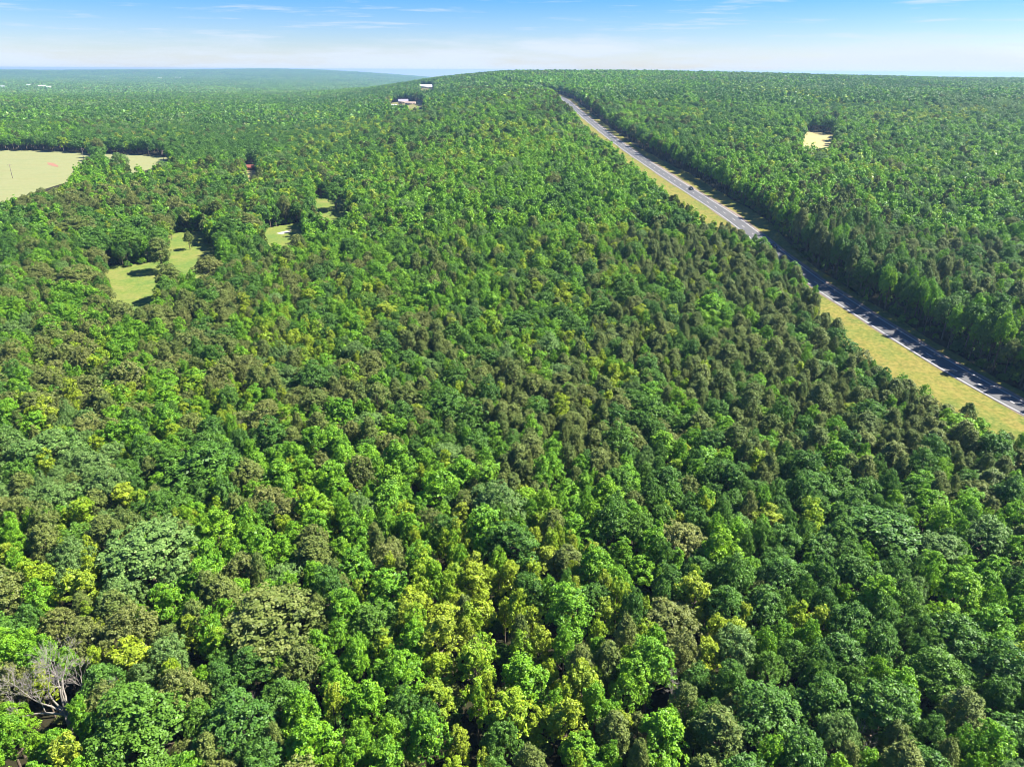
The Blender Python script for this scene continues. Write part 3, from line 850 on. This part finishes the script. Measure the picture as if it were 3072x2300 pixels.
for i in np.where(single)[0]:
    sp = int(T[i, 2]); var = int(sv.integers(0, 5))
    e = bpy.data.objects.new(SPECIES[sp], None); C.objects.link(e)
    e.empty_display_size = 0.5
    e.location = (T[i, 0], T[i, 1], tz[i]); e.rotation_euler = (0, 0, float(sv.random() * 6.283))
    e.scale = (T[i, 3], T[i, 3] * float(sv.uniform(.82, 1.2)), T[i, 4])
    e['label'] = tree_label(i)[0]; e['category'] = 'tree'; e['group'] = GROUPS[sp]
    for nm, me in (('trunk', trunk_mesh[sp, var]), ('crown', crown_mesh[sp, var])):
        o = bpy.data.objects.new(nm, me); C.objects.link(o); o.parent = e

# ---------------------------------------------------------------- the rest of the forest: one mass for each kind, instanced
def scatter_group():
    g = bpy.data.node_groups.new('scatter', 'GeometryNodeTree')
    g.interface.new_socket('Geometry', in_out='INPUT', socket_type='NodeSocketGeometry')
    g.interface.new_socket('Geometry', in_out='OUTPUT', socket_type='NodeSocketGeometry')
    n = g.nodes.new
    gi, go = n('NodeGroupInput'), n('NodeGroupOutput')
    ip = n('GeometryNodeInstanceOnPoints'); ci = n('GeometryNodeCollectionInfo')
    ci.inputs['Collection'].default_value = proto_col
    ci.inputs['Separate Children'].default_value = True; ci.inputs['Reset Children'].default_value = True
    def attr(name, typ):
        a = n('GeometryNodeInputNamedAttribute'); a.data_type = typ; a.inputs['Name'].default_value = name
        return [o for o in a.outputs if o.enabled and o.name == 'Attribute'][0]
    L = g.links.new
    L(gi.outputs[0], ip.inputs['Points']); L(ci.outputs[0], ip.inputs['Instance'])
    ip.inputs['Pick Instance'].default_value = True
    L(attr('shape', 'INT'), ip.inputs['Instance Index'])
    L(attr('turn', 'FLOAT_VECTOR'), ip.inputs['Rotation'])
    L(attr('size', 'FLOAT_VECTOR'), ip.inputs['Scale'])
    L(ip.outputs[0], go.inputs[0])
    return g
SG = scatter_group()
def scatter(name, pos, shape, size, rg, label=None):
    me = bpy.data.meshes.new(name)
    n = len(pos)
    me.vertices.add(n); me.vertices.foreach_set('co', np.asarray(pos, np.float32).ravel())
    a = me.attributes.new('shape', 'INT', 'POINT'); a.data.foreach_set('value', np.asarray(shape, np.int32))
    t = np.zeros((n, 3), np.float32); t[:, 2] = rg.random(n) * 6.283
    a = me.attributes.new('turn', 'FLOAT_VECTOR', 'POINT'); a.data.foreach_set('vector', t.ravel())
    a = me.attributes.new('size', 'FLOAT_VECTOR', 'POINT'); a.data.foreach_set('vector', np.asarray(size, np.float32).ravel())
    o = link(name, me, kind='stuff')
    m = o.modifiers.new('scatter', 'NODES'); m.node_group = SG
    return o

rest = ~single
ax_ = np.concatenate([T[rest, 0], mid[0]]); ay_ = np.concatenate([T[rest, 1], mid[1]])
ak = np.concatenate([T[rest, 2].astype(int), mid[2]]); as_ = np.concatenate([T[rest, 3], mid[3]]); ah = np.concatenate([T[rest, 4], mid[4]])
lod = np.where(ay_ < 360, 0, np.where(ay_ < 950, 1, 2))
srg = np.random.default_rng(21)
var = srg.integers(0, 3, len(ak))
look = np.full((6, 5, 3), 0)
for (a, b, c), v in proto_id.items(): look[a, b, c] = v
shp = look[ak, var, lod]
WOODS = ['bright_green_forest', 'dark_green_forest', 'yellow_green_forest', 'grey_green_forest', 'olive_brown_forest', 'pine_forest']
for sp in range(6):
    j = ak == sp
    scatter(WOODS[sp], np.stack([ax_[j], ay_[j], height(ax_[j], ay_[j])], 1), shp[j], np.stack([as_[j], as_[j], ah[j]], 1), srg)

# undergrowth in the gaps between the near trees and along the wood's edges
n = 18000
uy = 35 + 420 * np.sqrt(srg.random(n)); ux = (srg.random(n) * 2 - 1) * (uy * .84 + 60)
ok = ~blocked(ux, uy, np.full(n, 2.0)); ux, uy = ux[ok], uy[ok]
uk = srg.choice([BRIGHT, DARK, OLIVE], len(ux), p=[.4, .45, .15])
us = srg.uniform(.25, .55, len(ux))
# a crown set low: bury the trunk length by placing it below the ground line
uz = height(ux, uy) - np.array([DIM[a][2] for a in range(6)])[uk] * us * .8
scatter('undergrowth', np.stack([ux, uy, uz], 1), look[uk, srg.integers(0, 3, len(ux)), 1], np.stack([us, us, us * .8], 1), srg)

# far woods: squares of many small crowns
far_ids = []
for pv in range(4):
    rg = np.random.default_rng(300 + pv)
    PS = 130.0; cnt = 210
    P = rg.uniform(-PS / 2, PS / 2, (cnt, 2)); kk = rg.choice(6, cnt, p=[.32, .40, .05, .08, .07, .08] if pv % 2 else [.20, .55, .02, .08, .05, .10])
    VV, TT, MI = [], [], []
    for (x, y), k_ in zip(P, kk):
        r = DIM[k_][0] * rg.uniform(.9, 1.5) if k_ != PINE else 3.6
        h0 = rg.uniform(9, 15)
        m_ = 12
        d = unit(rg.normal(size=(m_, 3)) + np.array([0, 0, .6]))
        p = np.array([x, y, h0 - 4]) + d * np.array([r, r, 4.5])
        VV.append(rhombi(p, unit(d + rg.normal(size=d.shape) * .3), np.full(m_, r * .95), rg, .9)); TT.append(np.repeat(rg.random(m_), 4)); MI.append(np.full(m_, k_))
    v = np.concatenate(VV)
    add_proto(('far', pv), mesh_np('tree_shape', v, np.arange(len(v)).reshape(-1, 4), mats=LEAF, mat_idx=np.concatenate(MI), tint=np.concatenate(TT)))
    far_ids.append(proto_id['far', pv])
ax = np.arange(-9000, 3600, 112); ay = np.arange(2560, 9800, 112)
X, Y = np.meshgrid(ax, ay); X = X.ravel() + srg.uniform(-20, 20, X.size); Y = Y.ravel() + srg.uniform(-20, 20, Y.size)
u = X / Y
ok = (u > -.90) & (u < .35) & ~((u > .12) & (Y > 6000))
X, Y = X[ok], Y[ok]
ones = np.ones(len(X))
scatter('distant_forest', np.stack([X, Y, height(X, Y)], 1), srg.choice(far_ids, len(X)), np.stack([ones, ones, ones * srg.uniform(.85, 1.15, len(X))], 1), srg)

# ---------------------------------------------------------------- bare dead trees
def dead_tree(name, x, y, z, Ht, spread, seed, label, n_main=6, depth=4, lean=(0, 0), twist=None):
    rg = np.random.default_rng(seed)
    e = bpy.data.objects.new(name, None); C.objects.link(e); e.location = (x, y, z); e.empty_display_size = .5
    e['label'] = label; e['category'] = 'tree'; e['group'] = 'bare dead trees'
    tr, br = MB(), MB()
    fork = Ht * .30
    r0 = .045 * Ht * .62
    tr.tube([(0, 0, -.4), (lean[0] * .1, lean[1] * .1, fork * .5), (lean[0] * .2, lean[1] * .2, fork)], [r0 * 1.25, r0, r0 * .85], 9)
    def grow(p, d, ln, r, lev):
        pts, rad = [p], [r]
        q, dd = p.copy(), d.copy()
        for i in range(4):
            dd = unit(dd + rg.normal(size=3) * .16 + np.array([0, 0, .05]))
            q = q + dd * ln / 4; pts.append(q.copy()); rad.append(r * (1 - .17 * (i + 1)))
        br.tube(pts, rad, 6 if lev < 2 else 4)
        if lev >= depth: return
        for j in range(2 if lev == 0 else int(rg.integers(2, 5))):
            k = int(rg.integers(2, 5)); a = unit(rg.normal(size=3)); nd = unit(pts[k] - pts[k - 1]) + a * .75 + np.array([0, 0, .12])
            grow(pts[k].copy(), unit(nd), ln * rg.uniform(.42, .7), max(.022, rad[k] * .62), lev + 1)
        grow(pts[-1].copy(), unit(dd + rg.normal(size=3) * .25), ln * .6, max(.022, rad[-1] * .9), lev + 1)
    dirs = twist or [(math.cos(a), math.sin(a), rg.uniform(.7, 1.8)) for a in np.linspace(0, 6.283, n_main, endpoint=False) + rg.random(n_main)]
    for d in dirs:
        dv = unit(np.array(d, float) * np.array([spread, spread, 1.0]))
        grow(np.array([lean[0] * .2, lean[1] * .2, fork * .95]), dv, Ht * .36, r0 * .52, 0)
    link('trunk', tr.mesh('trunk', M['dead'], smooth=True), parent=e)
    link('branches', br.mesh('branches', M['dead'], smooth=True), parent=e)
    return e
dx_, dy_ = DEAD_AT
dead_tree('dead_tree', dx_, dy_, float(height(dx_, dy_)), 16.5, 1.0, 4, 'large bare bleached dead tree with forked spreading limbs above the green canopy',
          depth=4, twist=[(-1.1, .1, .95), (-.35, .5, 1.5), (.1, .2, 1.9), (.95, .15, 1.15), (.5, .6, 1.2), (-.9, -.5, .5), (.2, -.5, 1.4)])
for (px_, py_, H_, sd, lab) in [
        (2590, 2205, 11.5, 12, 'thin bare dead tree with one long crooked limb among dark green trees'),
        (745, 2125, 10.5, 5, 'small bare dead tree with crossed pale stems beside the round brown-olive crown'),
        (780, 1275, 12.5, 6, 'bare grey dead tree behind the wide dark bluish-green tree'),
        (2010, 1650, 11.0, 8, 'thin bare dead tree leaning out of a dark gap beside yellow-green trees'),
        (480, 1170, 12.5, 9, 'tall thin bare dead tree amid olive-brown crowns'),
        (2030, 2040, 11.0, 10, 'bare dead tree with upright twigs beside yellow-green trees')]:
    x, y = ground_at(px_, py_, up=9)
    dead_tree('dead_tree', x, y, float(height(x, y)), H_, .55, sd, lab, n_main=4, depth=3)

# ---------------------------------------------------------------- buildings
def house(name, cat, label, px_, py_, w, d, h, roof_h, rot, wall, roof, group=None, base_z=0.0, windows=3):
    x, y = ground_at(px_, py_)
    e = bpy.data.objects.new(name, None); C.objects.link(e); e.location = (x, y, float(height(x, y)) + base_z); e.rotation_euler = (0, 0, rot)
    e['label'] = label; e['category'] = cat
    if group: e['group'] = group
    wb = MB(); wb.box(-w / 2, w / 2, -d / 2, d / 2, -.8, h)
    for sx in (-1, 1): wb.tri((sx * w / 2, -d / 2, h), (sx * w / 2, d / 2, h), (sx * w / 2, 0, h + roof_h))
    link('wall', wb.mesh('wall', wall), parent=e)
    rb = MB(); o = .5; t = .18
    for s in (-1, 1):
        a = [(-w / 2 - o, s * (d / 2 + o), h - o * roof_h / (d / 2) + .04), (w / 2 + o, s * (d / 2 + o), h - o * roof_h / (d / 2) + .04), (w / 2 + o, 0, h + roof_h + .04), (-w / 2 - o, 0, h + roof_h + .04)]
        u_ = [(p[0], p[1], p[2] + t) for p in a]
        rb.quad(*u_); rb.quad(*a[::-1])
        for i in range(4): rb.quad(a[i], a[(i + 1) % 4], u_[(i + 1) % 4], u_[i])
    link('roof', rb.mesh('roof', roof), parent=e)
    dm = MB(); dm.box(-.6, .6, -d / 2 - .06, -d / 2 + .02, 0, 2.1)
    link('door', dm.mesh('door', M['dark_trim']), parent=e)
    for k in range(windows):
        xx = -w / 2 + w * (k + .5) / windows
        if abs(xx) < 1.4: xx += 2.2
        wm = MB(); wm.box(xx - .7, xx + .7, -d / 2 - .05, -d / 2 + .02, 1.0, 2.2)
        link('window', wm.mesh('window', M['glass']), parent=e)
    return e
M['white_wall'] = flat_mat('white_wall', (0.55, 0.55, 0.54), .7, .06)
M['cream_wall'] = flat_mat('cream_wall', (0.42, 0.33, 0.27), .8, .1)
M['red_wall'] = flat_mat('red_brown_wall', (0.16, 0.045, 0.025), .8, .15)
M['tan_roof'] = flat_mat('tan_roof', (0.30, 0.22, 0.17), .7, .1)
M['red_roof'] = flat_mat('rust_roof', (0.20, 0.06, 0.035), .7, .15)
M['white_roof'] = flat_mat('white_metal_roof', (0.58, 0.59, 0.60), .5, .05)
M['lilac_roof'] = flat_mat('lilac_grey_roof', (0.26, 0.235, 0.32), .6, .08)
M['dark_trim'] = flat_mat('dark_trim', (0.06, 0.05, 0.05), .6)
M['glass'] = flat_mat('window_glass', (0.03, 0.04, 0.05), .12)
house('house', 'house', 'cream house with lilac-grey roof in the clearing in the far wood', 1210, 311, 17, 11, 4.0, 3.2, .2, M['cream_wall'], M['lilac_roof'])
house('farm_shed', 'shed', 'low tan shed in the yard beside the cream house', 1232, 314, 18, 9, 2.8, 1.8, -.15, M['cream_wall'], M['tan_roof'])
house('mobile_home', 'building', 'long white low building in front of the cream house', 1176, 321, 16, 5, 3.0, .9, .1, M['white_wall'], M['white_roof'])
house('barn', 'barn', 'white barn alone in the far wood behind the cream house', 1277, 269, 30, 14, 5.0, 2.6, .0, M['white_wall'], M['white_roof'], base_z=3.0)
house('outbuilding', 'shed', 'small white shed beside the long white barn', 1293, 269, 9, 7, 3.0, 1.5, .1, M['white_wall'], M['white_roof'], base_z=3.0)
house('shed', 'shed', 'rust-red shed among the trees between the pasture and the small meadow', 755, 511, 7.0, 5.0, 2.8, 1.7, .15, M['red_wall'], M['red_roof'], windows=2)
house('outbuilding', 'shed', 'small white shed at the end of the wood beside the house clearing', 1103, 318, 8, 6, 3, 1.5, .3, M['white_wall'], M['white_roof'])
for (px_, py_, w_, lab) in [(8, 266, 34, 'white building at the edge of the far valley, lowest of the scattered ones'), (88, 261, 26, 'white far building between two others in the valley'),
                            (128, 264, 40, 'longest white far building in the valley'), (148, 267, 22, 'small white far building beside the longest one'),
                            (310, 233, 46, 'pale far building high on the valley side'), (480, 236, 44, 'white far building in the blue distance'), (535, 235, 60, 'long white far building in the blue distance below the ridge')]:
    house('far_building', 'building', lab, px_, py_ + 4, w_ * .7, 16, 7, 3, .1, M['white_wall'], M['white_roof'], group='white buildings scattered in the far valley', base_z=7.0, windows=2)

# ---------------------------------------------------------------- utility poles in the pasture
M['pole'] = flat_mat('weathered_pole', (0.16, 0.13, 0.10), .9)
for (px_, py_, lab) in [(38, 535, 'wooden utility pole in the pasture near its lower edge'), (252, 481, 'wooden utility pole in the pasture beside the dark green tree'), (492, 487, 'wooden utility pole at the narrow tip of the pasture')]:
    x, y = ground_at(px_, py_)
    e = bpy.data.objects.new('utility_pole', None); C.objects.link(e); e.location = (x, y, float(height(x, y))); e.rotation_euler = (0, 0, .5)
    e['label'] = lab; e['category'] = 'utility pole'; e['group'] = 'utility poles crossing the pasture'
    link('post', MB().tube([(0, 0, -.5), (.1, 0, 5), (.25, 0, 11)], [.26, .22, .16], 8).mesh('post', M['pole']), parent=e)
    link('crossarm', MB().box(-1.2, 1.6, -.08, .08, 10.0, 10.2).mesh('crossarm', M['pole']), parent=e)
    for xx in (-1.0, .7, 1.4):
        link('insulator', MB().tube([(xx, 0, 10.2), (xx, 0, 10.5)], [.07, .05], 6).mesh('insulator', M['glass']), parent=e)

# ---------------------------------------------------------------- cars on the road
M['car_black'] = flat_mat('black_car_paint', (0.012, 0.013, 0.018), .2, .05)
M['car_grey'] = flat_mat('dark_grey_car_paint', (0.05, 0.055, 0.065), .22, .05)
M['tyre'] = flat_mat('tyre_rubber', (0.02, 0.02, 0.02), .9)
M['rim'] = flat_mat('wheel_rim', (0.45, 0.45, 0.47), .35, .05, metal=.8)
M['lamp'] = flat_mat('headlight_glass', (0.75, 0.75, 0.72), .15, .03)
M['tail'] = flat_mat('tail_light', (0.35, 0.02, 0.02), .25, .05)
def prof_mesh(name, prof, half, mat, taper=None):
    """side profile (y along the car, z up) drawn out across the car's width"""
    b = MB(); n = len(prof)
    tp = taper or [1] * n
    l = [(-half * k, p[0], p[1]) for p, k in zip(prof, tp)]; r = [(half * k, p[0], p[1]) for p, k in zip(prof, tp)]
    for i in range(n): b.quad(l[i], l[(i + 1) % n], r[(i + 1) % n], r[i])
    c = (0, sum(p[0] for p in prof) / n, sum(p[1] for p in prof) / n)
    for i in range(n):
        b.tri((-half * .96, c[1], c[2]), l[(i + 1) % n], l[i]); b.tri((half * .96, c[1], c[2]), r[i], r[(i + 1) % n])
    return b.mesh(name, mat)
def car(px_, py_, off, paint, label):
    x, y = ground_at(px_, py_)
    i = road_z(x, y); p = RC[i] + RN[i] * off
    rot = math.atan2(-tan[i, 0], tan[i, 1])
    e = bpy.data.objects.new('car', None); C.objects.link(e); e.location = (p[0], p[1], float(height(*p)) + .26); e.rotation_euler = (0, 0, rot + math.pi)
    e['label'] = label; e['category'] = 'car'; e['group'] = 'cars on the highway'
    body = [(-2.3, .35), (2.25, .32), (2.35, .6), (2.2, .85), (1.2, 1.02), (-1.9, 1.05), (-2.3, .95), (-2.38, .6)]
    link('body', prof_mesh('body', body, .93, paint, [.95, .95, .98, .96, .97, .97, .96, .97]), parent=e)
    link('cabin', prof_mesh('cabin', [(1.25, 1.0), (.45, 1.58), (-1.35, 1.62), (-2.1, 1.03)], .88, M['glass'], [1, .80, .80, .98]), parent=e)
    link('roof', prof_mesh('roof', [(.5, 1.56), (.35, 1.64), (-1.3, 1.68), (-1.45, 1.58)], .74, paint), parent=e)
    for sx in (-1, 1):
        for yy in (-1.42, 1.42):
            wh = MB().tube([(sx * .74, yy, .34), (sx * .955, yy, .34)], [.34, .34], 12)
            w_o = link('wheel', wh.mesh('wheel', M['tyre']), parent=e)
            link('rim', MB().tube([(sx * .9, yy, .34), (sx * .965, yy, .34)], [.2, .2], 10).mesh('rim', M['rim']), parent=w_o)
        link('headlight', MB().box(sx * .72 - .16, sx * .72 + .16, 2.12, 2.36, .62, .78).mesh('headlight', M['lamp']), parent=e)
        link('tail_light', MB().box(sx * .74 - .13, sx * .74 + .13, -2.40, -2.3, .72, .9).mesh('tail_light', M['tail']), parent=e)
car(2069, 569, 2.0, M['car_black'], 'black car driving alone on the sunlit stretch of highway')
car(2293, 741, 2.0, M['car_grey'], 'dark grey car half hidden behind the roadside pines')

# ---------------------------------------------------------------- haze
M['haze'] = bpy.data.materials.new('haze'); M['haze'].use_nodes = True
ht = M['haze'].node_tree; ht.nodes.clear()
ho = ht.nodes.new('ShaderNodeOutputMaterial'); pv = ht.nodes.new('ShaderNodeVolumePrincipled')
pv.inputs['Color'].default_value = (0.36, 0.60, 0.90, 1); pv.inputs['Density'].default_value = 0.00009; pv.inputs['Anisotropy'].default_value = 0.25
ht.links.new(pv.outputs[0], ho.inputs['Volume'])
hb = MB(); hb.box(-11500, 11500, -800, 12000, ZMIN - 3.0, 105.5)
link('haze', hb.mesh('haze', M['haze']), kind='stuff')
